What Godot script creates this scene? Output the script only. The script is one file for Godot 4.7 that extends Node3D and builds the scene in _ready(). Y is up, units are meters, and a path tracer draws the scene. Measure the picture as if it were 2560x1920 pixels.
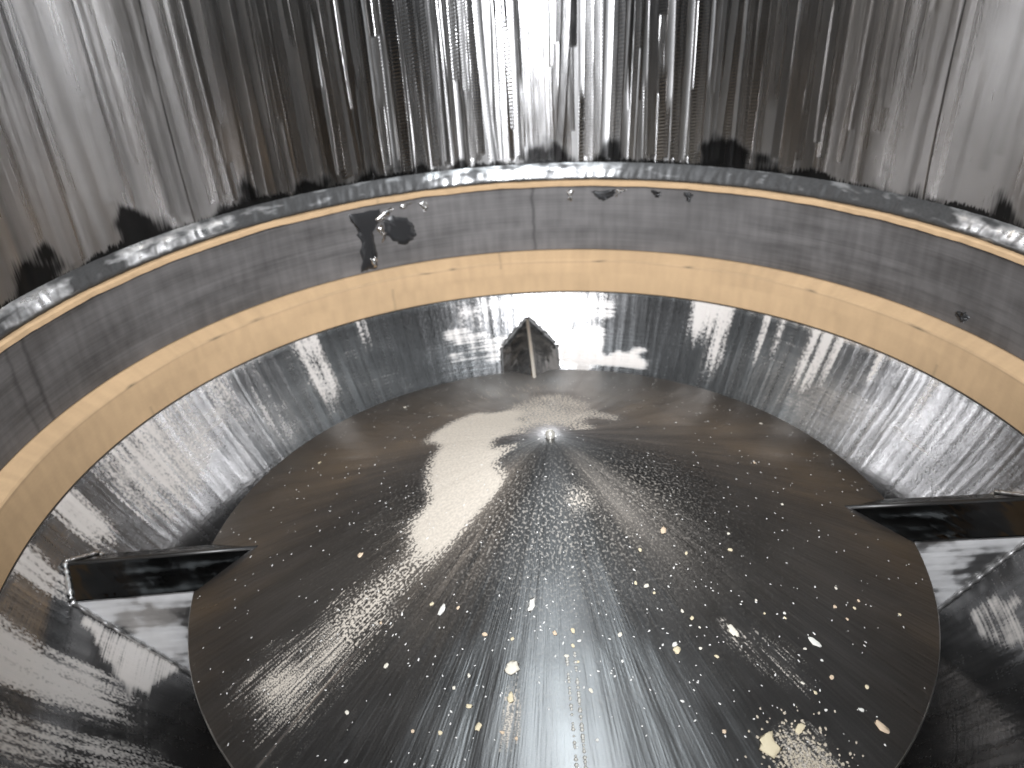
extends Node3D
# Inside of a welded steel hopper: ground shell, two tan gaskets with a spacer ring between, a funnel below, and a
# cone deflector carried by four folded vanes. Profiles are written in shell radii; U turns them into metres.
const U := 0.4
const FLIP := 1.294                      # fall of the funnel per unit of radius, below the gentle bend near its top
const RIM := Vector2(0.6736, -0.4099)    # rim and tip of the deflector (radius, height)
const TIP := -0.1662
var rng := RandomNumberGenerator.new()
var taken := {}

func numbered(called: String) -> String:
	var n: int = taken.get(called, 0)
	taken[called] = n + 1
	return called if n == 0 else "%s_%03d" % [called, n]

func tag(o: Node3D, label: String, category: String, group := "", kind := "") -> void:
	if label: o.set_meta("label", label)
	if category: o.set_meta("category", category)
	if group: o.set_meta("group", group)
	if kind: o.set_meta("kind", kind)

func thing(called: String, label: String, category: String, group := "") -> Node3D:
	var o := Node3D.new()
	o.name = numbered(called)
	add_child(o, true)
	tag(o, label, category, group)
	return o

func part(called: String, mesh: Mesh, m: Material, parent: Node3D) -> MeshInstance3D:
	var o := MeshInstance3D.new()
	o.name = called if parent != self else numbered(called)
	o.mesh = mesh
	o.material_override = m
	o.cast_shadow = GeometryInstance3D.SHADOW_CASTING_SETTING_ON
	parent.add_child(o, true)
	return o

func at(r: float, h: float, az: float) -> Vector3:      # az in degrees, 0 away from the camera, 90 to its right
	var a := deg_to_rad(az)
	return Vector3(r * sin(a), h, -r * cos(a)) * U

func funnel_r(h: float) -> float:
	var t := -0.304 - h
	return 0.955 - t / 2.03 - 0.934 * t * t if t < 0.15 else 0.8601 - (t - 0.15) / FLIP

func funnel_h(r: float) -> float:
	var d := 0.955 - r
	if d > 0.0949: return -0.454 - (d - 0.0949) * FLIP
	return -0.304 - (sqrt(maxf(0.0, 0.24267 + 3.736 * d)) - 0.49261) / 1.868

func tip_h(r: float) -> float:
	return lerpf(TIP, RIM.y, r / RIM.x)

# ---------------------------------------------------------------- shapes
# A turned ring. prof: (radius, height) points; walking along it the seen side lies on the left when seen with the
# axis on the left. vs: texture v of each point. soft: smooth along the profile as well as round the axis.
func lathe(prof: Array, vs: Array, soft := false, seg := 256, u_scale := 1.0, closed := false, wobble = null) -> ArrayMesh:
	var st := SurfaceTool.new()
	st.begin(Mesh.PRIMITIVE_TRIANGLES)
	var n := prof.size()
	for i in (n if closed else n - 1):
		var p: Vector2 = prof[i]
		var q: Vector2 = prof[(i + 1) % n]
		var va: float = vs[i]
		var vb: float = vs[(i + 1) % n]
		st.set_smooth_group(0 if soft else i + 1)
		for k in seg:
			var a0 := -180.0 + 360.0 * k / seg
			var a1 := -180.0 + 360.0 * (k + 1) / seg
			var c: Array[Vector3] = []
			for e in [[p, a0], [q, a0], [p, a1], [q, a1]]:
				var w: Vector2 = e[0]
				if wobble != null: w += wobble.call(fposmod(e[1] + 180.0, 360.0) - 180.0, e[0])
				c.append(at(w.x, w.y, e[1]))
			var u0 := (a0 + 180.0) / 360.0 * u_scale
			var u1 := (a1 + 180.0) / 360.0 * u_scale
			for t in [[0, u0, va], [1, u0, vb], [2, u1, va], [2, u1, va], [1, u0, vb], [3, u1, vb]]:
				st.set_uv(Vector2(t[1], t[2]))
				st.add_vertex(c[t[0]])
	st.generate_normals()
	st.index()
	return st.commit()

func quad(st: SurfaceTool, a: Vector3, b: Vector3, c: Vector3, d: Vector3, group := 0) -> void:
	st.set_smooth_group(group)
	var k := [a, b, c, a, c, d]
	var e := (b - a).length() + 0.001
	var uv := [Vector2(0, 0), Vector2(1, 0), Vector2(1, 1), Vector2(0, 0), Vector2(1, 1), Vector2(0, 1)]
	for i in 6:
		st.set_uv(uv[i])
		st.add_vertex(k[i])

func slab(pts: Array, thick: Vector3) -> ArrayMesh:      # a flat plate: outline pts, thickened by the vector thick
	var st := SurfaceTool.new()
	st.begin(Mesh.PRIMITIVE_TRIANGLES)
	st.set_smooth_group(-1)
	var n := pts.size()
	for i in range(1, n - 1):
		for v in [pts[0], pts[i], pts[i + 1]]:
			st.set_uv(Vector2(v.x + v.z, v.y) * 4.0); st.add_vertex(v)
		for v in [pts[0], pts[i + 1], pts[i]]:
			st.set_uv(Vector2(v.x + v.z, v.y) * 4.0); st.add_vertex(v + thick)
	for i in n:
		var a: Vector3 = pts[i]
		var b: Vector3 = pts[(i + 1) % n]
		quad(st, a, a + thick, b + thick, b, -1)
	st.generate_normals()
	return st.commit()

func tube(path: Array, radii: Array, sides := 8) -> ArrayMesh:
	var st := SurfaceTool.new()
	st.begin(Mesh.PRIMITIVE_TRIANGLES)
	st.set_smooth_group(0)
	var rings := []
	for i in path.size():
		var p: Vector3 = path[i]
		var d: Vector3 = (path[mini(i + 1, path.size() - 1)] - path[maxi(i - 1, 0)]).normalized()
		var x := d.cross(Vector3(0.3, 0.9, 0.2)).normalized()
		var y := d.cross(x)
		var ring := []
		for k in sides + 1:
			var a := TAU * k / sides
			ring.append(p + (x * cos(a) + y * sin(a)) * radii[i])
		rings.append(ring)
	for i in path.size() - 1:
		for k in sides:
			quad(st, rings[i][k], rings[i][k + 1], rings[i + 1][k + 1], rings[i + 1][k], 0)
	for e in [[0, 0], [path.size() - 1, 1]]:
		for k in sides:
			var v := [path[e[0]], rings[e[0]][k + 1], rings[e[0]][k]]
			if e[1]: v.reverse()
			for w in v:
				st.set_uv(Vector2.ZERO); st.add_vertex(w)
	st.generate_normals()
	return st.commit()

func crumb_shape(seed_n: int, rough := 0.35, flat := 0.6) -> ArrayMesh:   # an irregular pebble, unit radius, resting on y = 0
	var nz := FastNoiseLite.new()
	nz.seed = seed_n
	nz.frequency = 0.9
	var st := SurfaceTool.new()
	st.begin(Mesh.PRIMITIVE_TRIANGLES)
	st.set_smooth_group(0)
	var f := func(i: int, j: int) -> Vector3:
		var th := PI * i / 7.0
		var ph := TAU * (j % 10) / 10.0
		var d := Vector3(sin(th) * cos(ph), cos(th), sin(th) * sin(ph))
		var r := 1.0 + rough * 2.0 * nz.get_noise_3dv(d * 1.4)
		return Vector3(d.x * r, (d.y * r + 0.75) * flat, d.z * r)
	for i in 7:
		for j in 10:
			quad(st, f.call(i, j), f.call(i, j + 1), f.call(i + 1, j + 1), f.call(i + 1, j), 0)
	st.generate_normals()
	st.index()
	return st.commit()

# ---------------------------------------------------------------- textures
func noise_bytes(w: int, h: int, sw: int, sh: int, freq: float, seed_n: int, oct := 3) -> PackedByteArray:
	# noise made at sw x sh and stretched to w x h
	var nz := FastNoiseLite.new()
	nz.seed = seed_n
	nz.frequency = freq
	nz.noise_type = FastNoiseLite.TYPE_SIMPLEX_SMOOTH
	nz.fractal_octaves = oct
	var im := nz.get_seamless_image(sw, sh)
	im.convert(Image.FORMAT_L8)
	if sw != w or sh != h: im.resize(w, h, Image.INTERPOLATE_CUBIC)
	return im.get_data()

func as_texture(im: Image) -> ImageTexture:
	im.generate_mipmaps()
	return ImageTexture.create_from_image(im)

func height_normal(height: PackedFloat32Array, w: int, h: int, strength: float) -> ImageTexture:
	var im := Image.create_from_data(w, h, false, Image.FORMAT_RF, height.to_byte_array())
	im.bump_map_to_normal_map(strength)
	return ImageTexture.create_from_image(im)

func steel(albedo: Texture2D, orm: Texture2D, normal: Texture2D, aniso: float, bend := 1.0) -> StandardMaterial3D:
	var m := StandardMaterial3D.new()
	m.albedo_texture = albedo
	m.metallic = 1.0
	m.metallic_texture = orm
	m.metallic_texture_channel = BaseMaterial3D.TEXTURE_CHANNEL_BLUE
	m.roughness = 1.0
	m.roughness_texture = orm
	m.roughness_texture_channel = BaseMaterial3D.TEXTURE_CHANNEL_GREEN
	if normal:
		m.normal_enabled = true
		m.normal_texture = normal
		m.normal_scale = bend
	if aniso:
		m.anisotropy_enabled = true
		m.anisotropy = aniso
	return m

func plain(c: Color, rough: float, metal := 0.0) -> StandardMaterial3D:   # c in linear values
	var m := StandardMaterial3D.new()
	m.albedo_color = c.linear_to_srgb()
	m.roughness = rough
	m.metallic = metal
	return m

func b8(x: float) -> int:
	return clampi(int(x * 255.0 + 0.5), 0, 255)

func s8(x: float) -> int:            # linear value to sRGB byte
	return clampi(int(pow(maxf(x, 0.0), 0.4545) * 255.0 + 0.5), 0, 255)

# Shell: vertical grinder passes laid side by side, each a shallow groove with chatter across it, ending unevenly above the weld.
func shell_material() -> StandardMaterial3D:
	var W := 2048
	var H := 512
	var height := PackedFloat32Array(); height.resize(W * H)
	var rough := PackedFloat32Array(); rough.resize(W * H); rough.fill(0.30)
	var tone := PackedFloat32Array(); tone.resize(W * H); tone.fill(0.30)
	for n in 760:
		var x0 := rng.randf() * W
		var az := x0 * 180.0 / W - 90.0
		# the middle was ground hard, the flanks only brushed over
		var hard := smoothstep(52.0, 30.0, absf(az + 3.0))
		if rng.randf() > 0.30 + 0.70 * hard: continue
		var wide := rng.randf_range(4.0, 9.0) * lerpf(2.0, 1.0, hard)
		var lean := rng.randfn(-0.012 * signf(az), 0.014)
		var top := 0 if rng.randf() < 0.55 else int(rng.randf() * H * 0.8)
		var bottom := H - 1 - int(absf(rng.randfn(0.0, 14.0)) + rng.randf() * 8.0)
		if rng.randf() < 0.25: bottom = int(lerpf(top, H, rng.randf_range(0.4, 0.9)))
		var deep := rng.randf_range(0.003, 0.02) * wide
		if absf(az - 0.5) > 4.0 and rng.randf() < (0.30 if absf(az - 0.5) < 20.0 else 0.5) * hard: deep = rng.randf_range(0.02, 0.10) * wide
		var tilt := rng.randfn(0.0, 0.014)
		var chat := rng.randf_range(0.0, 0.09) * hard * (0.3 if absf(az - 0.5) < 4.0 else 1.0)
		var per := rng.randf_range(4.4, 6.4)
		var ro := rng.randf_range(0.15, 0.28) * (0.65 if absf(az - 0.5) < 6.0 else lerpf(1.5, 1.0, hard))
		if deep > 0.025 * wide: ro = rng.randf_range(0.28, 0.40)
		var to := rng.randf_range(0.28, 0.50) * lerpf(0.72, 1.0, hard)  # flanks darkened to dim the light they mirror
		var ph := rng.randf() * TAU
		var bow := rng.randfn(0.0, 4.0)
		for y in range(top, maxi(bottom, top)):
			var f := float(y - top) / H
			var xc := x0 + lean * (y - H) + bow * sin(f * 3.0)
			var fade := minf(1.0, minf((y - top) / 30.0 if top > 0 else 1.0, (bottom - y) / 5.0))
			for x in range(int(xc - wide), int(xc + wide) + 1):
				var t := (x - xc) / wide
				if absf(t) > 1.0: continue
				var i := y * W + posmod(x, W)
				var k := fade * minf(1.0, (1.0 - absf(t)) * lerpf(1.1, 4.0, hard))
				height[i] = lerpf(height[i], -deep * (1.0 - t * t) + tilt * t * wide + chat * sin(y * TAU / per + ph + t * 1.2), k)
				rough[i] = lerpf(rough[i], ro, k)
				tone[i] = lerpf(tone[i], to, k)
	# two plate seams, thin and dark
	for s in [[55.8, 1.5], [-53.8, 1.3]]:
		for y in H:
			var xc: float = (s[0] + 90.0) / 180.0 * W + sin(y * 0.013) * 2.0
			for x in range(int(xc - 3), int(xc + 4)):
				var k: float = maxf(0.0, 1.0 - absf(x - xc) / s[1])
				var i := y * W + x
				height[i] -= 0.4 * k
				tone[i] *= 1.0 - 0.75 * k
	var fine := noise_bytes(W, H, W, 24, 0.30, 3, 2)
	var wave := noise_bytes(W, H, W / 4, 4, 0.03, 6, 2)
	var blot := noise_bytes(W, H, W / 4, H / 4, 0.02, 5, 4)
	var col := PackedByteArray(); col.resize(W * H * 3)
	var orm := PackedByteArray(); orm.resize(W * H * 3)
	for y in H:
		for x in W:
			var i := y * W + x
			var nf := fine[i] / 255.0 - 0.5
			var nb := blot[i] / 255.0
			var flat := smoothstep(7.0, 3.0, absf(x * 180.0 / W - 90.5))
			height[i] += nf * lerpf(0.06, 0.015, flat) + (wave[i] / 255.0 - 0.5) * 1.6
			# weld soot lies in an uneven band along the foot of the shell
			var up := (H - y) / 640.0
			var soot := smoothstep(0.0, 0.45, nb - 0.34 - up * 3.9 + nf * 0.12 + (wave[i] / 255.0 - 0.5) * 0.9) * 0.8
			soot = maxf(soot, smoothstep(0.030, 0.008, up + (nb - 0.5) * 0.05 + nf * 0.02))
			var t := tone[i] * (0.85 + 0.3 * nb) * (1.0 - 0.95 * smoothstep(0.0, 0.45, soot))
			col[i * 3] = s8(t); col[i * 3 + 1] = s8(t * 0.985); col[i * 3 + 2] = s8(t * 0.975)
			orm[i * 3] = 255; orm[i * 3 + 1] = b8(rough[i] + nf * 0.08 + soot * 0.12); orm[i * 3 + 2] = b8(1.0 - soot * 0.2)
	var m := steel(as_texture(Image.create_from_data(W, H, false, Image.FORMAT_RGB8, col)), as_texture(Image.create_from_data(W, H, false, Image.FORMAT_RGB8, orm)), height_normal(height, W, H, 1.0), -0.75, 1.0)
	m.metallic_specular = 0.15
	return m

# Softened mask of outlines drawn in a surface's own plane (plan of the cone, or azimuth and height on the funnel).
func outline_mask(outlines: Array, W: int, H: int, on_deflector: bool, soft: int) -> PackedByteArray:
	var w := W / 2
	var h := H / 2
	var bytes := PackedByteArray(); bytes.resize(w * h)
	for o in outlines:
		var poly := PackedVector2Array()
		var box := Rect2(Vector2(o[1][0][0], o[1][0][1]), Vector2.ZERO)
		for p in o[1]:
			poly.append(Vector2(p[0], p[1]))
			box = box.expand(Vector2(p[0], p[1]))
		for y in h:
			var r := RIM.x * y / h
			for x in w:
				var az := x * 360.0 / w - 180.0
				var q := Vector2(az, funnel_h(0.955 - 0.505 * y / h))
				if on_deflector: q = Vector2(r * sin(deg_to_rad(az)), -r * cos(deg_to_rad(az)))
				if box.has_point(q) and Geometry2D.is_point_in_polygon(q, poly): bytes[y * w + x] = maxi(bytes[y * w + x], b8(o[0]))
	var im := Image.create_from_data(w, h, false, Image.FORMAT_L8, bytes)
	im.resize(w / soft, h / soft, Image.INTERPOLATE_BILINEAR)
	im.resize(W, H, Image.INTERPOLATE_CUBIC)
	return im.get_data()

# Deflector: brushed along the slope; lamp glare by the tip and down the left painted in, beside powder trails.
func deflector_material() -> StandardMaterial3D:
	var W := 2048
	var H := 768
	var brush := noise_bytes(W, H, W, 24, 0.30, 11, 4)
	var broad := noise_bytes(W, H, W / 4, 16, 0.05, 12, 3)
	var grit := noise_bytes(W, H, W, H, 0.40, 13, 2)
	var blot := noise_bytes(W, H, W / 4, H / 4, 0.02, 14, 4)
	var height := PackedFloat32Array(); height.resize(W * H)
	var col := PackedByteArray(); col.resize(W * H * 3)
	var orm := PackedByteArray(); orm.resize(W * H * 3)
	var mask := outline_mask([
		[1.0, [[-0.120, -0.205], [-0.175, -0.210], [-0.222, -0.127], [-0.222, -0.008], [-0.222, 0.103], [-0.220, 0.162], [-0.180, 0.200], [-0.137, 0.174], [-0.104, 0.128], [-0.085, 0.064], [-0.082, 0.015], [-0.090, -0.04], [-0.07, -0.10], [-0.08, -0.17]]],  # glare left of the tip, painted as a pale film
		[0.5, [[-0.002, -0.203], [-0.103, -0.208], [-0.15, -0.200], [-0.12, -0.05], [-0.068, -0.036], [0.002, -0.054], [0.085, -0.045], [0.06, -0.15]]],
		[0.42, [[-0.210, 0.155], [-0.179, 0.191], [-0.243, 0.252], [-0.314, 0.338], [-0.388, 0.400], [-0.430, 0.45], [-0.455, 0.42], [-0.406, 0.334], [-0.330, 0.248]]],  # streak of glare down the slope, painted pale
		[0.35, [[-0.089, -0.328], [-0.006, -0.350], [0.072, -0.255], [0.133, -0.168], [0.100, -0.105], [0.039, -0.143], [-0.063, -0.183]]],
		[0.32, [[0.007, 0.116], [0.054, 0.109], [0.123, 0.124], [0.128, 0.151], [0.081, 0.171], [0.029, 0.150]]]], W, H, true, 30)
	var grain := FastNoiseLite.new()
	grain.seed = 15
	grain.noise_type = FastNoiseLite.TYPE_SIMPLEX_SMOOTH
	grain.frequency = 150.0
	grain.fractal_octaves = 3
	# thinner trails of powder: az, r, spread in az, spread in r, strength
	var film := [[-10.0, 0.4, 25.0, 0.12, 0.12], [146.0, 0.60, 5.0, 0.05, 0.5], [141.0, 0.44, 2.5, 0.05, 0.22], [137.0, 0.50, 4.0, 0.06, 0.15], [-172.0, 0.46, 2.0, 0.05, 0.35]]
	for y in H:
		var r := RIM.x * y / H
		for x in W:
			var i := y * W + x
			var az := x * 360.0 / W - 180.0
			var nb := brush[i] / 255.0 - 0.5
			var nw := broad[i] / 255.0 - 0.5
			var g := grit[i] / 255.0
			var bl := blot[i] / 255.0
			var p := 0.0
			for q in film:
				var da: float = absf(fposmod(az - q[0] + 180.0, 360.0) - 180.0) / q[2]
				if da > 1.6: continue
				var dr: float = absf(r - q[1]) / q[3]
				if dr > 1.6: continue
				p = maxf(p, q[4] * (1.25 - (da * da + dr * dr)))
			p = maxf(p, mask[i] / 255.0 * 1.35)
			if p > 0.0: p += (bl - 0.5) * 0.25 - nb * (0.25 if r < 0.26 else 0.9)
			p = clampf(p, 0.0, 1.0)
			if r < 0.46: g = clampf(0.5 + 0.75 * grain.get_noise_2d(r * sin(deg_to_rad(az)), -r * cos(deg_to_rad(az))), 0.0, 1.0)
			var gg := clampf((g - 0.5) * 2.4 + 0.5, 0.0, 1.0)
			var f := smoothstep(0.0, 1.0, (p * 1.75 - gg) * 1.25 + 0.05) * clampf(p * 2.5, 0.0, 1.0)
			# loose fine dust everywhere, thickest on the camera's side of the tip
			var near := clampf(1.15 - absf(r - 0.18) / 0.19, 0.0, 1.0) * clampf((absf(az) - 50.0) / 60.0, 0.12, 1.0)
			f = maxf(f, smoothstep(0.55, 0.85, g) * (0.05 + 0.42 * near * near))
			var fade := minf(1.0, r / 0.05)
			height[i] = nb * 0.40 * fade + nw * 4.5 * fade + (g - 0.5) * (0.10 + 0.5 * f) + f * 0.10 + (bl - 0.5) * 0.8
			var t := 0.22 + nw * 0.11 + nb * 0.07
			var rough := 0.35 + nb * 0.08 - nw * 0.10 + (bl - 0.5) * 0.10 + f * 0.3
			var az2 := az + 139.2 + sin(r * 9.0) * 0.7
			var line := 0.0
			if r > 0.38 and absf(az2) < 1.0: line = maxf(0.0, 1.0 - absf(az2) / (0.20 + 0.25 * bl)) * smoothstep(0.38, 0.45, r) * (0.4 + bl)
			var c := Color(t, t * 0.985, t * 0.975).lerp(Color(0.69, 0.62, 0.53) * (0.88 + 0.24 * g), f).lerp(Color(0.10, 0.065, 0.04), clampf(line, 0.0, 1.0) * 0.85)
			col[i * 3] = s8(c.r); col[i * 3 + 1] = s8(c.g); col[i * 3 + 2] = s8(c.b)
			orm[i * 3] = 255; orm[i * 3 + 1] = b8(rough + line * 0.3); orm[i * 3 + 2] = b8(1.0 - f * 0.9 - clampf(line, 0.0, 1.0) * 0.6)
	return steel(as_texture(Image.create_from_data(W, H, false, Image.FORMAT_RGB8, col)), as_texture(Image.create_from_data(W, H, false, Image.FORMAT_RGB8, orm)), height_normal(height, W, H, 0.4), -0.35, 1.0)

# Funnel: rough rolled steel with dusty bands whose sheen on the brushed slope is painted in, and hand-ground patches round the vane at the back.
func funnel_material() -> StandardMaterial3D:
	var W := 2048
	var H := 512
	var down := noise_bytes(W, H, W, 16, 0.10, 21, 3)
	var grit := noise_bytes(W, H, W, H / 2, 0.45, 22, 2)
	var runs := noise_bytes(W, H, W, 20, 0.16, 25, 3)
	var blot := noise_bytes(W, H, W / 2, H / 2, 0.03, 23, 4)
	var cross := noise_bytes(W, H, 64, H, 0.25, 24, 3)
	var height := PackedFloat32Array(); height.resize(W * H)
	var col := PackedByteArray(); col.resize(W * H * 3)
	var orm := PackedByteArray(); orm.resize(W * H * 3)
	# bands of dust and of sheen put into the colour: az, half width, lowest r, strength
	var bands := [[-43.0, 2.6, 0.84, 0.6], [-53.0, 3.0, 0.80, 0.25], [-76.0, 7.0, 0.84, 0.6], [-89.0, 2.5, 0.88, 0.9], [-99.0, 2.5, 0.9, 0.9], [-111.0, 4.0, 0.8, 0.85], [-120.0, 3.5, 0.72, 0.5], [-127.0, 3.0, 0.7, 0.6], [-135.0, 4.0, 0.65, 0.6], [-82.0, 1.6, 0.86, 0.3], [-68.0, 4.0, 0.87, 0.45], [-60.0, 3.0, 0.86, 0.35], [-33.0, 1.0, 0.91, 0.5], [28.0, 2.6, 0.90, 0.9], [31.0, 2.0, 0.85, 0.6], [38.0, 0.7, 0.89, 0.7], [40.5, 0.8, 0.90, 0.6], [46.0, 0.9, 0.86, 0.7], [48.2, 1.0, 0.86, 0.8], [50.2, 0.7, 0.88, 0.8], [57.0, 1.0, 0.92, 0.6], [66.0, 0.8, 0.90, 0.5], [5.0, 7.0, 0.90, 0.55], [-12.0, 6.0, 0.89, 0.3]]
	var mask := outline_mask([
		[0.55, [[-19.9, -0.371], [-17.7, -0.369], [-9.0, -0.402], [-5.5, -0.42], [-5.5, -0.45], [-9.5, -0.440], [-13.8, -0.439], [-19.4, -0.394]]],
		[0.5, [[-20.1, -0.431], [-9.8, -0.439], [-5.0, -0.45], [-5.0, -0.48], [-9.8, -0.467], [-18.3, -0.457]]],
		[0.45, [[-15.8, -0.325], [-6.6, -0.322], [0.0, -0.316], [0.0, -0.332], [-8.4, -0.344], [-15.3, -0.353]]],
		[0.9, [[2.0, -0.421], [6.7, -0.382], [10.1, -0.386], [10.9, -0.435], [9.7, -0.459], [4.2, -0.480], [1.0, -0.475]]],
		[1.0, [[1.9, -0.459], [16.8, -0.448], [18.5, -0.459], [18.5, -0.480], [6.1, -0.493], [2.9, -0.480]]],
		[0.6, [[0.0, -0.316], [10.6, -0.315], [12.6, -0.325], [12.6, -0.379], [4.1, -0.377], [0.3, -0.349]]],
		[0.8, [[10.6, -0.456], [20.9, -0.425], [21.4, -0.429], [11.5, -0.462]]],
		[0.3, [[61.3, -0.414], [67.7, -0.412], [78.2, -0.448], [80.3, -0.458], [77.6, -0.479], [70.1, -0.450]]],
		[0.9, [[84.5, -0.414], [85.9, -0.361], [87.6, -0.377]]],
		[1.0, [[-101.0, -0.422], [-101.5, -0.483], [-101.0, -0.599], [-107.9, -0.553], [-108.8, -0.523]]],  # reflected light below the left vane, painted pale
		[0.8, [[95.7, -0.544], [96.0, -0.496], [97.6, -0.476], [103.1, -0.489], [103.0, -0.525], [99.4, -0.552]]],  # the same painted reflection below the right vane
		[0.4, [[-81.0, -0.34], [-70.0, -0.33], [-60.0, -0.36], [-62.0, -0.42], [-70.0, -0.45], [-80.0, -0.42]]]], W, H, false, 5)
	for y in H:
		var r := 0.955 - 0.505 * y / H
		var h := funnel_h(r)
		for x in W:
			var i := y * W + x
			var az := x * 360.0 / W - 180.0
			var d := down[i] / 255.0 - 0.5
			var g := grit[i] / 255.0
			var bl := blot[i] / 255.0
			var cr := cross[i] / 255.0 - 0.5
			var p := 0.0
			for q in bands:
				var da: float = absf(az - q[0]) / q[1]
				if da < 1.5: p = maxf(p, q[3] * clampf((1.3 - da) * 1.3, 0.0, 1.0) * smoothstep(q[2] - 0.03, q[2] + 0.05, r))
			p += 0.30 * maxf(0.0, d) + (bl - 0.5) * 0.35
			p = clampf(p, 0.0, 1.0)
			var rn := runs[i] / 255.0 - 0.5
			var gg := clampf((g - 0.5) * 1.6 + rn * 1.3 + 0.5, 0.0, 1.0)
			var f := smoothstep(0.0, 1.0, (p * 1.6 - gg) * 1.3 + 0.1) * clampf(p * 2.5, 0.0, 1.0)
			var wipe_glare := mask[i] / 255.0
			wipe_glare = smoothstep(0.2, 0.95, wipe_glare + cr * 0.9 + (bl - 0.5) * 0.6 + (gg - 0.5) * 0.25) * (0.4 + 0.6 * wipe_glare)
			f = maxf(f * 0.85, wipe_glare)
			height[i] = d * 0.5 + (g - 0.5) * 0.14 + cr * (0.5 if absf(az) < 22.0 else 0.15) + (bl - 0.5) * 0.8
			var t := 0.22 + d * 0.13 + (bl - 0.5) * 0.10
			var rough := 0.22 + (g - 0.5) * 0.14 - d * 0.16 + f * 0.35
			var c := Color(t, t * 0.99, t * 0.99).lerp(Color(0.74, 0.69, 0.645), f)
			col[i * 3] = s8(c.r); col[i * 3 + 1] = s8(c.g); col[i * 3 + 2] = s8(c.b)
			orm[i * 3] = 255; orm[i * 3 + 1] = b8(rough); orm[i * 3 + 2] = b8(0.93 - f * 0.8)
	return steel(as_texture(Image.create_from_data(W, H, false, Image.FORMAT_RGB8, col)), as_texture(Image.create_from_data(W, H, false, Image.FORMAT_RGB8, orm)), height_normal(height, W, H, 0.4), -0.2, 1.0)

# Weld at the foot of the shell: highlights painted as silver spans, darker and mottled between.
func weld_material() -> StandardMaterial3D:
	var W := 2048
	var H := 32
	var blot := noise_bytes(W, H, W / 2, H, 0.06, 61, 3)
	var fine := noise_bytes(W, H, W, H, 0.3, 62, 2)
	var col := PackedByteArray(); col.resize(W * H * 3)
	var orm := PackedByteArray(); orm.resize(W * H * 3)
	var glint_spans := [[1.0, 11.0], [-58.0, 9.0], [-78.0, 6.0], [67.0, 7.0], [-15.0, 4.0]]
	for y in H:
		for x in W:
			var i := y * W + x
			var az := x * 360.0 / W - 180.0
			var b := blot[i] / 255.0 - 0.5
			var c := 0.0
			for q in glint_spans: c = maxf(c, smoothstep(1.2, 0.7, absf(az - q[0]) / q[1]))
			c = clampf(c * 0.9 + b * 2.0 - 0.28 - 0.9 * smoothstep(0.52, 0.62, float(y) / H + b * 0.2), 0.0, 1.0)
			var t := lerpf(0.07, 0.60, c) * (0.8 + 0.4 * fine[i] / 255.0)
			col[i * 3] = s8(t); col[i * 3 + 1] = s8(t); col[i * 3 + 2] = s8(t)
			orm[i * 3] = 255; orm[i * 3 + 1] = b8(lerpf(0.5, 0.27, c)); orm[i * 3 + 2] = b8(lerpf(0.6, 1.0, c))
	return steel(as_texture(Image.create_from_data(W, H, false, Image.FORMAT_RGB8, col)), as_texture(Image.create_from_data(W, H, false, Image.FORMAT_RGB8, orm)), null, 0.0)

# Spacer ring: dull grey, faint turning lines round it, a few streaks and stains.
func spacer_material() -> StandardMaterial3D:
	var W := 2048
	var H := 256
	var turn := noise_bytes(W, H, 32, H, 0.12, 31, 4)
	var blot := noise_bytes(W, H, W / 2, H / 2, 0.02, 32, 4)
	var drip := noise_bytes(W, H, W, 8, 0.10, 33, 3)
	var height := PackedFloat32Array(); height.resize(W * H)
	var col := PackedByteArray(); col.resize(W * H * 3)
	var orm := PackedByteArray(); orm.resize(W * H * 3)
	var runs := [[-1.8, 0.35, 0.5], [-82.8, 0.5, 0.5], [-85.5, 0.4, 0.3], [47.0, 1.6, 0.18], [52.0, 0.8, 0.15]]
	for y in H:
		for x in W:
			var i := y * W + x
			var az := x * 360.0 / W - 180.0
			var t := turn[i] / 255.0 - 0.5
			var b := blot[i] / 255.0 - 0.5
			var d := drip[i] / 255.0 - 0.5
			var dark := 0.0
			for q in runs:
				dark = maxf(dark, q[2] * maxf(0.0, 1.0 - absf(az - q[0] - b * 0.6) / q[1]))
			height[i] = t * 0.5 + b * 0.6
			var v := (0.165 + t * 0.45 * 0.10 + b * 0.09 + d * 0.05) * (1.0 - dark)
			col[i * 3] = s8(v); col[i * 3 + 1] = s8(v * 0.95); col[i * 3 + 2] = s8(v * 0.93)
			orm[i * 3] = 255; orm[i * 3 + 1] = b8(0.60 + b * 0.2 + t * 0.1); orm[i * 3 + 2] = b8(0.55)
	return steel(as_texture(Image.create_from_data(W, H, false, Image.FORMAT_RGB8, col)), as_texture(Image.create_from_data(W, H, false, Image.FORMAT_RGB8, orm)), height_normal(height, W, H, 0.3), 0.0, 1.0)

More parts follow.
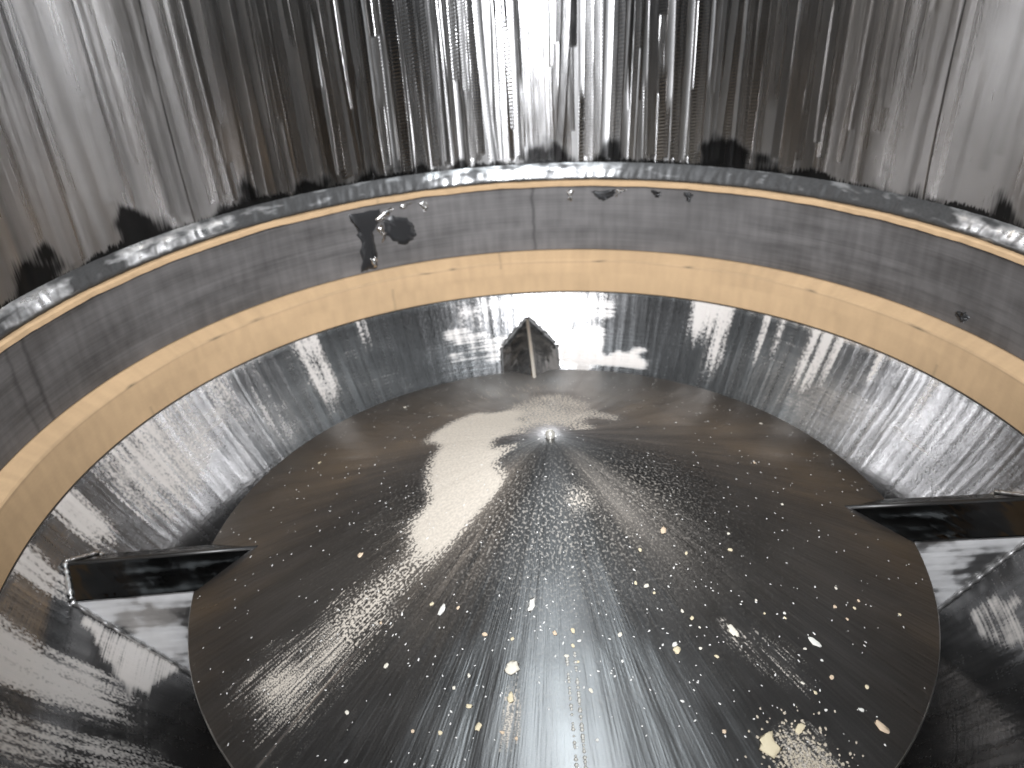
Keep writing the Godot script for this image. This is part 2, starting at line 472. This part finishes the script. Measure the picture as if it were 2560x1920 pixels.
func gasket_material() -> StandardMaterial3D:
	var W := 2048
	var H := 128
	var blot := noise_bytes(W, H, W / 2, H / 2, 0.015, 41, 4)
	var run := noise_bytes(W, H, W, 8, 0.08, 42, 3)
	var fine := noise_bytes(W, H, W, H, 0.2, 43, 2)
	var col := PackedByteArray(); col.resize(W * H * 3)
	var marks := [[-37.0, 5.0], [-30.0, 3.0], [-20.5, 2.0], [-16.0, 1.2], [9.0, 2.0], [14.0, 1.2], [30.0, 5.0], [44.0, 1.5], [61.0, 2.5], [68.0, 2.0], [-50.0, 2.0], [-57.0, 2.5], [-72.0, 1.5], [24.0, 1.5]]
	var joints := [[-7.8, 0.22, 0.0, 0.42], [-26.5, 0.35, 0.5, 1.0], [65.3, 0.3, 0.75, 1.0], [-70.5, 0.3, 0.8, 1.0]]
	for y in H:
		var v := float(y) / H
		for x in W:
			var i := y * W + x
			var az := x * 360.0 / W - 180.0
			var b := blot[i] / 255.0 - 0.5
			var dirt := 0.0
			for q in marks:
				var da: float = absf(az - q[0]) / q[1]
				if da < 1.0: dirt = maxf(dirt, (1.0 - da) * smoothstep(0.026, 0.004, absf(v - 0.29 - b * 0.08)) * clampf(0.35 + b * 4.0, 0.0, 0.8))
			dirt = maxf(dirt, smoothstep(0.035, 0.0, absf(v - 0.30 - b * 0.05)) * 0.16)
			for q in joints:
				if v >= q[2] and v <= q[3]: dirt = maxf(dirt, 0.32 * maxf(0.0, 1.0 - absf(az - q[0] - b * 0.5) / q[1]))
			var s := 0.95 + b * 0.16 + (run[i] / 255.0 - 0.5) * 0.14 + (fine[i] / 255.0 - 0.5) * 0.05
			var c := Color(0.545, 0.378, 0.222) * s
			c = c.lerp(Color(0.10, 0.085, 0.06), dirt)
			col[i * 3] = s8(c.r); col[i * 3 + 1] = s8(c.g); col[i * 3 + 2] = s8(c.b)
	var m := StandardMaterial3D.new()
	m.albedo_texture = as_texture(Image.create_from_data(W, H, false, Image.FORMAT_RGB8, col))
	m.roughness = 0.85
	m.metallic_specular = 0.2
	return m

func plate_material(seed_n: int, tone: float, rough: float, dusty := 0.0) -> StandardMaterial3D:    # smooth bent sheet
	var W := 256
	var a := noise_bytes(W, W, W, W, 0.02, seed_n, 4)
	var c := noise_bytes(W, W, 16, W, 0.15, seed_n + 1, 3)
	var col := PackedByteArray(); col.resize(W * W * 3)
	var orm := PackedByteArray(); orm.resize(W * W * 3)
	var height := PackedFloat32Array(); height.resize(W * W)
	for i in W * W:
		var n := a[i] / 255.0 - 0.5
		var k := c[i] / 255.0 - 0.5
		var t := tone * (1.0 + 0.35 * n + 0.2 * k)
		col[i * 3] = s8(t); col[i * 3 + 1] = s8(t * 0.99); col[i * 3 + 2] = s8(t * 0.985)
		orm[i * 3] = 255; orm[i * 3 + 1] = b8(rough + n * 0.22 + k * 0.1); orm[i * 3 + 2] = b8(1.0 - dusty * smoothstep(-0.24, 0.06, n + k * 0.25))
		height[i] = n * 4.0 + k
	return steel(as_texture(Image.create_from_data(W, W, false, Image.FORMAT_RGB8, col)), as_texture(Image.create_from_data(W, W, false, Image.FORMAT_RGB8, orm)), height_normal(height, W, W, 0.2), 0.0, 1.0)

# ---------------------------------------------------------------- lamps
func unseen_lamp(label: String, where: Vector3, towards: Vector3, size: Vector2, energy: float, c: Color, glow: float) -> void:
	var t := thing("unseen_lamp", label, "lamp")
	t.look_at_from_position(where, towards, Vector3.UP if absf((towards - where).normalized().y) < 0.95 else Vector3.BACK)
	var box := BoxMesh.new()
	box.size = Vector3(size.x + 0.02, size.y + 0.02, 0.03)
	part("lamp_housing", box, plain(Color(0.06, 0.06, 0.065), 0.5), t).position.z = 0.018
	var lens := BoxMesh.new()
	lens.size = Vector3(size.x, size.y, 0.004)
	var m := plain(Color(0.8, 0.8, 0.8), 0.4)
	m.emission_enabled = true
	m.emission = c
	m.emission_energy_multiplier = glow
	part("lamp_lens", lens, m, t)
	var l := AreaLight3D.new()
	l.name = "lamp_light"
	l.area_size = size
	l.light_energy = energy
	l.light_color = c
	l.shadow_enabled = true
	l.area_range = 6.0
	l.position.z = -0.004
	t.add_child(l, true)

# ---------------------------------------------------------------- vanes
func vane(az: float, w: float, pitch: float, bead: float, label: String, roof_m: Material, side_m: Material, bead_m: Material, ridge_m: Material) -> void:
	var t := thing("support_vane", label, "vane", "folded vanes that carry the deflector")
	t.rotation.y = -deg_to_rad(az)         # local: x to the side, -z outward
	var ridge := -0.371
	var eave := -0.371 - w * pitch
	var r_ridge := funnel_r(ridge) + 0.01
	var r_eave := sqrt(pow(funnel_r(eave), 2.0) - w * w) + 0.004
	var V := func(x: float, h: float, r: float) -> Vector3: return Vector3(x, h, -r) * U
	for s: float in [-1.0, 1.0]:
		var roof := [V.call(0.0, ridge, 0.50), V.call(0.0, ridge, r_ridge), V.call(s * w, eave, r_eave), V.call(s * w, eave, 0.50)]
		if s < 0.0: roof.reverse()
		part("roof_plate", slab(roof, Vector3(0, -0.0026, 0)), roof_m, t)
		var side := [V.call(s * w, eave - 0.003, 0.50), V.call(s * w, eave - 0.003, r_eave)]
		for k in range(1, 9):
			var h := lerpf(eave, -0.66, k / 8.0)
			side.append(V.call(s * w, h, sqrt(pow(funnel_r(h), 2.0) - w * w) + 0.004))
		if s < 0.0: side.reverse()
		part("side_plate", slab(side, Vector3(-s * 0.0026, 0, 0)), side_m, t)
		# weld between the side plate and the funnel
		var path := []
		var radii := []
		for k in 41:
			var h := lerpf(eave, -0.64, k / 40.0)
			var rr := sqrt(pow(funnel_r(h), 2.0) - w * w)
			path.append(V.call(s * (w + 0.003), h, rr - 0.003))
			radii.append(bead * (0.0042 + 0.0010 * sin(k * 1.9) + rng.randf_range(-0.0008, 0.0008)) * U)
		part("weld_bead", tube(path, radii, 8), bead_m, t)
		var p2 := []
		var r2 := []
		for k in 15:
			var f := k / 14.0
			var x := s * w * f
			var h := lerpf(ridge, eave, f)
			p2.append(V.call(x, h + 0.004, sqrt(pow(funnel_r(h), 2.0) - x * x) - 0.003))
			r2.append(bead * (0.0045 + 0.0012 * sin(k * 2.3) + rng.randf_range(-0.0012, 0.0012)) * U)
		part("weld_bead", tube(p2, r2, 8), bead_m, t)
	# rounded crease along the ridge
	part("ridge_fold", tube([V.call(0, ridge - 0.0015, 0.50), V.call(0, ridge - 0.0015, r_ridge - 0.004)], [0.0045 * U, 0.0045 * U], 10), ridge_m, t)

func on_cone(r: float, az: float, lift := 0.0) -> Transform3D:
	var a := deg_to_rad(az)
	var n := Vector3(sin(a) * (TIP - RIM.y), RIM.x, -cos(a) * (TIP - RIM.y)).normalized()
	var out := Vector3(sin(a) * RIM.x, -(TIP - RIM.y), -cos(a) * RIM.x).normalized()
	return Transform3D(Basis(n.cross(out), n, out).orthonormalized(), at(r, tip_h(r), az) + n * lift)

func patch_on_ring(r: float, outline: Array, lift: float) -> ArrayMesh:    # raised blot on the inside of a ring: outline of (az, h)
	var st := SurfaceTool.new()
	st.begin(Mesh.PRIMITIVE_TRIANGLES)
	st.set_smooth_group(0)
	var mid := Vector2.ZERO
	for p in outline: mid += p / outline.size()
	var fine := []
	for i in outline.size():
		var a: Vector2 = outline[i]
		var b: Vector2 = outline[(i + 1) % outline.size()]
		for k in 5:
			var p := a.lerp(b, k / 5.0)
			fine.append(p + Vector2(rng.randf_range(-0.35, 0.35), rng.randf_range(-0.004, 0.004)))
	var n := fine.size()
	var scales := [1.0, 0.9, 0.55, 0.0]
	var lifts := [-0.002, lift * 0.8, lift, lift * 1.1]
	for s in 3:
		for i in n:
			var v := []
			for e in [[s, i], [s, i + 1], [s + 1, i + 1], [s + 1, i]]:
				var p: Vector2 = mid.lerp(fine[e[1] % n], scales[e[0]])
				v.append(at(r - lifts[e[0]], p.y, p.x))
			quad(st, v[0], v[3], v[2], v[1], 0)
	st.generate_normals()
	return st.commit()

func _ready() -> void:
	rng.seed = 7
	# camera
	var cam := Camera3D.new()
	cam.name = "camera"
	cam.fov = 51.75
	cam.near = 0.02
	cam.far = 60.0
	add_child(cam)
	cam.position = Vector3(0.0, 0.61447, 1.18614) * U
	cam.basis = Basis(Vector3.UP, 0.05339) * Basis(Vector3.RIGHT, -0.51974) * Basis(Vector3.BACK, -0.05397)
	var lens := CameraAttributesPhysical.new()
	lens.frustum_focal_length = 36.08
	lens.frustum_focus_distance = 0.46
	lens.exposure_aperture = 14.0
	lens.frustum_near = 0.02
	lens.frustum_far = 60.0
	cam.attributes = lens
	cam.fov = 51.75
	cam.current = true
	# light
	var e := Environment.new()
	e.background_mode = Environment.BG_COLOR
	e.background_color = Color(0.12, 0.125, 0.13)
	e.tonemap_mode = Environment.TONE_MAPPER_LINEAR
	e.tonemap_exposure = 0.92
	e.sdfgi_enabled = true
	e.ssao_enabled = true
	e.ssil_enabled = true
	var we := WorldEnvironment.new()
	we.name = "environment"
	we.environment = e
	add_child(we)
	unseen_lamp("white panel added in place of daylight outside the open hatch, behind the camera", at(2.6, 1.40, 177.5), at(1.0, 0.5, 0.0), Vector2(0.13, 1.04), 3.7, Color(0.97, 0.98, 1.0), 3.0)  # panel in place of daylight entering by the hatch, not a work lamp
	unseen_lamp("white work lamp on the left of the shell, above the picture", at(0.93, 0.90, -61.0), at(0.1, -0.1, 110.0), Vector2(0.12, 0.14), 0.009, Color(1.0, 0.94, 0.87), 3.0)
	unseen_lamp("small white work lamp on the right of the shell, above the picture", at(0.93, 1.05, 56.0), at(0.1, -0.1, -110.0), Vector2(0.12, 0.14), 0.008, Color(1.0, 0.97, 0.93), 3.0)
	unseen_lamp("wide cool panel added under the lid in place of daylight from above, over the hatch", at(0.68, 2.2, 174.0), at(0.60, 0.0, 178.0), Vector2(0.46, 0.16), 0.23, Color(0.92, 0.97, 1.0), 1.5)  # added panel, stands in for a bright opening overhead

	# shell with its hatch on the camera's side
	var shell_m := shell_material()
	var outside_m := plain(Color(0.35, 0.35, 0.35), 0.5, 1.0)
	var shell := thing("vessel_shell", "tall ground steel shell that rises above the thin tan gasket", "vessel")
	part("shell_wall", shell_mesh(), shell_m, shell)
	part("lid", lathe([Vector2(0.0, 2.35), Vector2(1.06, 2.35), Vector2(1.06, 2.41), Vector2(0.0, 2.41)], [0, 1, 1, 0], false, 96), outside_m, shell)
	var bead_m := plain(Color(0.62, 0.61, 0.60), 0.24, 1.0)
	var dull_m := plain(Color(0.30, 0.295, 0.29), 0.42, 1.0)
	var wn := FastNoiseLite.new()
	wn.seed = 4
	wn.frequency = 0.5
	var wob := func(az: float, p: Vector2) -> Vector2:
		var k: float = 1.0 - absf(p.y - 0.026) / 0.03
		return Vector2(-wn.get_noise_2d(az * 1.3, p.y * 40.0), wn.get_noise_2d(az * 1.0 + 40.0, p.y * 50.0)) * 0.0035 * clampf(k, 0.0, 1.0)
	part("weld_bead", lathe([Vector2(1.021, 0.053), Vector2(1.0170, 0.047), Vector2(1.0125, 0.040), Vector2(1.009, 0.031), Vector2(1.005, 0.021), Vector2(1.002, 0.014), Vector2(1.003, 0.0085), Vector2(1.03, 0.0085)], [0, .1, .2, .4, .5, .6, .8, 1], true, 1440, 1.0, false, wob), weld_material(), shell)
	# thin gasket
	var gask_m := gasket_material()
	var tn := FastNoiseLite.new()
	tn.seed = 9
	tn.frequency = 0.04
	var thin_wob := func(az: float, p: Vector2) -> Vector2:
		return Vector2(tn.get_noise_1d(az * 3.0) * 0.006, tn.get_noise_1d(az * 2.0 + 500.0) * 0.0025 * (1.0 if p.y > 0.0 else 1.0)) if p.x < 1.05 else Vector2.ZERO
	tag(part("thin_gasket", lathe([Vector2(1.10, 0.0070), Vector2(0.995, 0.0070), Vector2(0.990, 0.004), Vector2(0.990, -0.0055), Vector2(0.996, -0.0085), Vector2(1.10, -0.0085)], [0.4, 0.5, 0.55, 0.7, 0.8, 0.9], false, 720, 1.0, true, thin_wob), gask_m, self), "thin tan gasket squeezed out between the shell weld and the grey spacer ring", "gasket")
	# spacer ring
	var ring := thing("spacer_ring", "dull grey steel spacer ring between the thin and the thick tan gasket", "ring")
	part("ring_wall", lathe([Vector2(1.10, -0.0105), Vector2(1.003, -0.0105), Vector2(1.0, -0.014), Vector2(1.0, -0.192), Vector2(1.10, -0.192)], [0, 0.02, 0.03, 0.97, 1.0], false, 720, 1.0, true), spacer_material(), ring)
	var black := plain(Color(0.022, 0.022, 0.023), 0.28)
	for o in [[[-31.2, -0.017], [-26.2, -0.017], [-26.6, -0.05], [-28.1, -0.08], [-27.9, -0.15], [-28.2, -0.189], [-30.7, -0.190], [-30.1, -0.12], [-30.6, -0.06]], [[-26.2, -0.055], [-24.5, -0.045], [-21.8, -0.060], [-20.7, -0.10], [-21.4, -0.128], [-23.6, -0.135], [-25.6, -0.105]], [[7.2, -0.022], [11.6, -0.020], [11.0, -0.040], [9.4, -0.052], [8.4, -0.040]], [[17.3, -0.018], [18.6, -0.018], [18.4, -0.036], [17.5, -0.034]], [[22.0, -0.018], [23.6, -0.018], [23.3, -0.040], [22.5, -0.040]], [[64.6, -0.157], [65.6, -0.153], [66.3, -0.166], [65.4, -0.178], [64.6, -0.170]]]:
		var pts := []
		for p in o: pts.append(Vector2(p[0], p[1]))
		part("black_smear", patch_on_ring(1.0, pts, 0.0035), black, ring)
	for o in [[[-27.6, -0.045], [-24.6, -0.022], [-24.0, -0.030], [-26.6, -0.060]], [[-27.2, -0.075], [-26.4, -0.060], [-25.9, -0.10], [-26.6, -0.115]], [[-20.2, -0.020], [-19.0, -0.016], [-18.6, -0.042], [-19.4, -0.05]], [[-28.8, -0.150], [-28.0, -0.148], [-28.1, -0.182], [-28.7, -0.18]], [[4.0, -0.018], [4.7, -0.018], [4.4, -0.05], [3.9, -0.045]], [[11.6, -0.018], [13.0, -0.014], [12.0, -0.034], [11.4, -0.038]], [[-22.9, -0.018], [-21.4, -0.016], [-22.0, -0.03], [-23.0, -0.03]]]:
		var pts := []
		for p in o: pts.append(Vector2(p[0], p[1]))
		part("silver_smear", patch_on_ring(1.0, pts, 0.0055), bead_m, ring)
	# thick gasket
	tag(part("thick_gasket", lathe([Vector2(1.10, -0.1945), Vector2(1.003, -0.1945), Vector2(0.999, -0.1950), Vector2(0.968, -0.2115), Vector2(0.9655, -0.2150), Vector2(0.9555, -0.3035), Vector2(0.958, -0.3055), Vector2(1.10, -0.3055)], [0, 0.1, 0.12, 0.285, 0.30, 0.97, 0.98, 1.0], false, 720, 1.0, true), gask_m, self), "thick tan gasket ring with a rounded upper edge, on top of the funnel", "gasket")
	# funnel
	var fun := thing("funnel", "dusty scratched steel funnel sloping down below the thick tan gasket", "funnel")
	var fp := [Vector2(0.9545, -0.3075)]
	var fv := [0.0]
	for k in 21:
		var fr := lerpf(0.950, 0.45, pow(k / 20.0, 1.6))
		fp.append(Vector2(fr, funnel_h(fr)))
		fv.append((0.955 - fr) / 0.505)
	fp.append(Vector2(0.25, funnel_h(0.25)))
	fv.append(1.396)
	fp.append(Vector2(0.25, -1.5))
	fv.append(1.8)
	part("funnel_wall", lathe(fp, fv, true, 720), funnel_material(), fun)
	part("funnel_shell", lathe([Vector2(0.9545, -0.3075), Vector2(1.10, -0.3075), Vector2(1.10, -0.345), Vector2(1.0, -0.345), Vector2(0.29, funnel_h(0.25)), Vector2(0.28, -1.5), Vector2(0.25, -1.5)], [0, 1, 1, 1, 1, 1, 1], false, 256), outside_m, fun)
	# deflector
	var cone := thing("deflector_cone", "large dark brushed steel cone dusted with pale crumbs, in the middle of the funnel", "cone")
	var prof := []
	var vs := []
	for k in 25:
		var r: float = RIM.x * k / 24.0
		prof.append(Vector2(r, tip_h(r) - (0.010 * exp(-r / 0.02))))
		vs.append(k / 24.0)
	prof.reverse(); vs.reverse()
	var body: Array = [Vector2(0.0, tip_h(0.0) - 0.025), Vector2(RIM.x - 0.003, RIM.y - 0.013), Vector2(RIM.x + 0.001, RIM.y - 0.010)]
	var bv: Array = [1.0, 1.0, 1.0]
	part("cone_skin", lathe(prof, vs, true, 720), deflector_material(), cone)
	part("cone_underside", lathe(body, bv, false, 256), dull_m, cone)
	part("rim_edge", lathe([Vector2(RIM.x + 0.001, RIM.y - 0.010), Vector2(RIM.x + 0.0015, RIM.y - 0.002), RIM], [0, 0.5, 1], true, 512), plain(Color(0.5, 0.49, 0.48), 0.3, 1.0), cone)
	var tipm := SphereMesh.new()
	tipm.radius = 0.0085 * U
	tipm.height = 0.020 * U
	part("tip_bead", tipm, plain(Color(0.8, 0.77, 0.70), 0.3, 0.6), cone).position = Vector3(0, (TIP - 0.006) * U, 0)
	# ripple of the seam weld down the front of the cone
	var seam := SurfaceTool.new()
	seam.begin(Mesh.PRIMITIVE_TRIANGLES)
	var ripple := crumb_shape(77, 0.15, 0.7)
	for k in 74:
		var r := lerpf(0.38, 0.66, k / 73.0)
		for s: float in [-1.0, 1.0]:
			if rng.randf() < 0.3: continue
			var tf := on_cone(r + rng.randf_range(-0.001, 0.001), 176.8 + s * 0.006 / r * 57.3)
			seam.append_from(ripple, 0, tf * Transform3D(Basis.from_scale(Vector3(0.0026, 0.0010, 0.0024) * U * rng.randf_range(0.6, 1.25)), Vector3.ZERO))
	part("seam_weld", seam.commit(), plain(Color(0.72, 0.70, 0.64), 0.5, 0.0), cone).set_meta("kind", "stuff")
	# vanes
	var roof_m := plate_material(51, 0.075, 0.14)  # near-black tone stands in for dark reflections, here and on the back vane's sides
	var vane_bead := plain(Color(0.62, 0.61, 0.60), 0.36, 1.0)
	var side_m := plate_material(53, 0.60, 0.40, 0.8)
	vane(-3.6, 0.076, 0.85, 1.5, "folded steel vane at the back of the funnel, seen end on behind the cone tip", roof_m, roof_m, plain(Color(0.11, 0.108, 0.105), 0.45, 1.0), plain(Color(0.6, 0.55, 0.48), 0.45, 0.5))
	vane(-95.9, 0.062, 0.58, 1.0, "folded steel vane on the left, from the funnel wall to the cone rim", roof_m, side_m, vane_bead, plain(Color(0.07, 0.068, 0.066), 0.35, 0.8))
	vane(87.4, 0.062, 0.58, 1.0, "folded steel vane on the right, cut off by the edge of the picture", roof_m, side_m, vane_bead, plain(Color(0.07, 0.068, 0.066), 0.35, 0.8))
	crumbs()

func shell_mesh() -> ArrayMesh:
	var st := SurfaceTool.new()
	st.begin(Mesh.PRIMITIVE_TRIANGLES)
	var hs := [0.035, 0.06, 0.30, 0.45, 0.7, 1.0, 1.4, 1.8, 2.35]
	var N := 240
	var open := func(i: int, j: int) -> bool:
		var az := -180.0 + (i + 0.5) * 360.0 / N
		return absf(az) > 126.0 and j >= 1 and j <= 6
	for j in hs.size() - 1:
		for i in N:
			if open.call(i, j): continue
			var a0 := -180.0 + i * 360.0 / N
			var a1 := a0 + 360.0 / N
			var h0: float = hs[j]
			var h1: float = hs[j + 1]
			for side in 2:
				var r := 1.02 if side == 0 else 1.06
				var v := [at(r, h1, a0), at(r, h0, a0), at(r, h0, a1), at(r, h1, a1)]
				var uv := []
				for q in [[a0, h1], [a0, h0], [a1, h0], [a1, h1]]: uv.append(Vector2((q[0] + 90.0) / 180.0, 1.0 - (q[1] - 0.035) / 0.8))
				st.set_smooth_group(side)
				for k in ([0, 1, 2, 0, 2, 3] if side == 0 else [0, 2, 1, 0, 3, 2]):
					st.set_uv(uv[k]); st.add_vertex(v[k])
			# edges of the hatch, top and bottom
			for nb in [[(i + 1) % N, j, a1, a1, h0, h1], [(i + N - 1) % N, j, a0, a0, h0, h1], [i, j + 1, a0, a1, h1, h1], [i, j - 1, a0, a1, h0, h0]]:
				var edge: bool = nb[1] < 0 or nb[1] >= hs.size() - 1 or open.call(nb[0], nb[1])
				if edge:
					quad(st, at(1.02, nb[4], nb[2]), at(1.06, nb[4], nb[2]), at(1.06, nb[5], nb[3]), at(1.02, nb[5], nb[3]), 7)
	st.generate_normals()
	return st.commit()

func crumbs() -> void:
	var cream := [plain(Color(0.74, 0.64, 0.44), 0.7), plain(Color(0.78, 0.73, 0.62), 0.7), plain(Color(0.72, 0.56, 0.40), 0.75), plain(Color(0.8, 0.78, 0.72), 0.65)]
	var shapes := []
	for k in 6: shapes.append(crumb_shape(100 + k))
	# the larger ones, told apart: r, az, size across, size along, material, label
	for c in [[0.401, -170.9, 0.0105, 0.013, 1, "cream chunk in the middle of the cone, left of the seam weld"], [0.31, -173.5, 0.0055, 0.012, 3, "upright whitish sliver below the tip of the cone"], [0.420, 140.6, 0.006, 0.013, 1, "long cream smear-shaped flake on the right half of the cone"], [0.562, 149.3, 0.015, 0.018, 0, "largest yellowish lump, at the lower right of the cone"], [0.407, 154.2, 0.0062, 0.006, 0, "yellow crumb under a smaller one, right of the seam weld"], [0.247, 132.5, 0.009, 0.005, 2, "pinkish flake right of the brown patch near the tip"], [0.635, 133.5, 0.006, 0.013, 2, "pinkish stick-shaped flake near the right rim of the cone"], [0.509, 129.2, 0.006, 0.011, 3, "pale rectangular flake on the right of the cone"], [0.441, -171.4, 0.005, 0.008, 0, "yellow grain just below the cream chunk"], [0.485, -166.8, 0.0045, 0.007, 0, "lemon grain low on the left of the seam weld"], [0.349, -149.9, 0.0055, 0.011, 3, "slanting pale smear left of the middle of the cone"], [0.369, -116.7, 0.006, 0.006, 2, "pinkish crumb beside the bright streak on the left of the cone"], [0.567, 143.5, 0.010, 0.006, 0, "broad tan flake above the pile of powder"]]:
		var o := part("crumb", crumb_shape(rng.randi() % 1000, 0.5, 0.35), cream[c[4]], self)
		o.transform = on_cone(c[0], c[1]) * Transform3D(Basis(Vector3.UP, rng.randf_range(-0.3, 0.3)) * Basis.from_scale(Vector3(c[2], minf(c[2], c[3]) * 0.8, c[3]) * U * 0.85), Vector3.ZERO)
		tag(o, c[5], "crumb")
	var spots := [[0.336, -153.7], [0.253, 146.6], [0.307, 152.3], [0.297, 154.9], [0.321, 151.4], [0.363, 164.8], [0.399, 154.0], [0.35, -179.8], [0.348, 175.7], [0.363, 174.5], [0.369, 176.1], [0.383, 177.8], [0.392, 175.5], [0.362, 147.7], [0.432, 173.6], [0.494, 173.9], [0.531, -144.9], [0.453, -145.9], [0.504, -161.0], [0.487, -170.9], [0.492, -173.3], [0.409, -138.3], [0.444, -160.5], [0.462, -164.3], [0.423, -162.5], [0.362, -163.0], [0.362, -169.8], [0.513, -156.6], [0.347, -146.5], [0.329, 116.0], [0.342, 121.6], [0.296, 133.5], [0.377, 146.7], [0.393, 146.5], [0.434, 131.6], [0.455, 128.1], [0.459, 129.0], [0.513, 119.0], [0.541, 116.6], [0.61, 112.5], [0.535, 120.0], [0.508, 114.3], [0.545, 114.4], [0.53, 131.3], [0.504, 131.8], [0.438, 147.5], [0.418, 149.4], [0.53, 137.5], [0.549, 137.1], [0.595, 129.7], [0.552, 132.7], [0.572, 138.0], [0.604, 133.6], [0.524, 154.2], [0.414, 130.2], [0.579, 55.1], [0.411, 76.2], [0.421, 93.8], [0.545, -39.3], [0.534, -68.6]]
	var looks := ["yellowish", "cream", "pinkish tan", "whitish"]
	for s in spots:
		var look := rng.randi() % 4
		var o := part("crumb", shapes[rng.randi() % 6], cream[look], self)
		var k := rng.randf_range(0.0017, 0.0031)
		o.transform = on_cone(s[0], s[1]) * Transform3D(Basis(Vector3.UP, rng.randf() * TAU) * Basis.from_scale(Vector3(k, k * 0.6, k * rng.randf_range(1.0, 1.7)) * U), Vector3.ZERO)
		var where := "on the far slope of the cone, behind the tip"
		if absf(s[1]) > 90.0:
			if s[1] < 0.0: where = "left of the seam weld, " + ("low on the cone" if s[0] > 0.43 else "higher up the cone")
			elif s[1] > 160.0: where = "beside the seam weld on its right, " + ("low on the cone" if s[0] > 0.43 else "higher up the cone")
			elif s[0] < 0.46: where = "on the right of the cone, between tip and rim"
			else: where = "on the right of the cone, towards the rim"
		tag(o, "tiny %s grain %s" % [looks[look], where], "crumb", "tiny %s grains %s" % [looks[look], where])
	# the powder pile at the lower right, grain on grain
	var pile := SurfaceTool.new()
	pile.begin(Mesh.PRIMITIVE_TRIANGLES)
	for k in 460:
		var r := 0.605 + rng.randfn(0.0, 0.027)
		var az := 146.4 + rng.randfn(0.0, 3.0)
		if r > 0.667: continue
		var z := rng.randf_range(0.0008, 0.0020) * U
		pile.append_from(shapes[k % 6], 0, on_cone(r, az) * Transform3D(Basis(Vector3.UP, rng.randf() * TAU) * Basis.from_scale(Vector3(z, z * 0.8, z * 1.4)), Vector3.ZERO))
	var pl := part("powder_pile", pile.commit(), plain(Color(0.60, 0.53, 0.42), 0.85), self)
	tag(pl, "loose heap of pale coarse powder near the lower right rim of the cone", "powder", "", "stuff")
	# flecks of dust, far too many to count
	var fleck := crumb_shape(300, 0.3, 0.3)
	var mm := MultiMesh.new()
	mm.transform_format = MultiMesh.TRANSFORM_3D
	mm.mesh = fleck
	var tfs := []
	for k in 2300:
		var r := RIM.x * sqrt(rng.randf()) * 0.995
		var az := rng.randf_range(-180.0, 180.0)
		# thickest on the camera's side of the tip
		var keep := 0.30 + 0.7 * clampf(1.2 - absf(r - 0.33) / 0.22, 0.0, 1.0) * clampf((absf(az) - 60.0) / 90.0, 0.0, 1.0)
		if rng.randf() > keep: continue
		var z := rng.randf_range(0.0005, 0.0011) * (1.5 if rng.randf() < 0.08 else 1.0) * U
		tfs.append(on_cone(r, az) * Transform3D(Basis(Vector3.UP, rng.randf() * TAU) * Basis.from_scale(Vector3(z, z * 0.7, z * rng.randf_range(1.2, 2.6))), Vector3.ZERO))
	mm.instance_count = tfs.size()
	for k in tfs.size(): mm.set_instance_transform(k, tfs[k])
	var mi := MultiMeshInstance3D.new()
	mi.name = "dust_flecks"
	mi.multimesh = mm
	mi.material_override = plain(Color(0.80, 0.78, 0.74), 0.6)
	add_child(mi)
	tag(mi, "fine white dust flecks strewn all over the dark cone", "dust", "", "stuff")
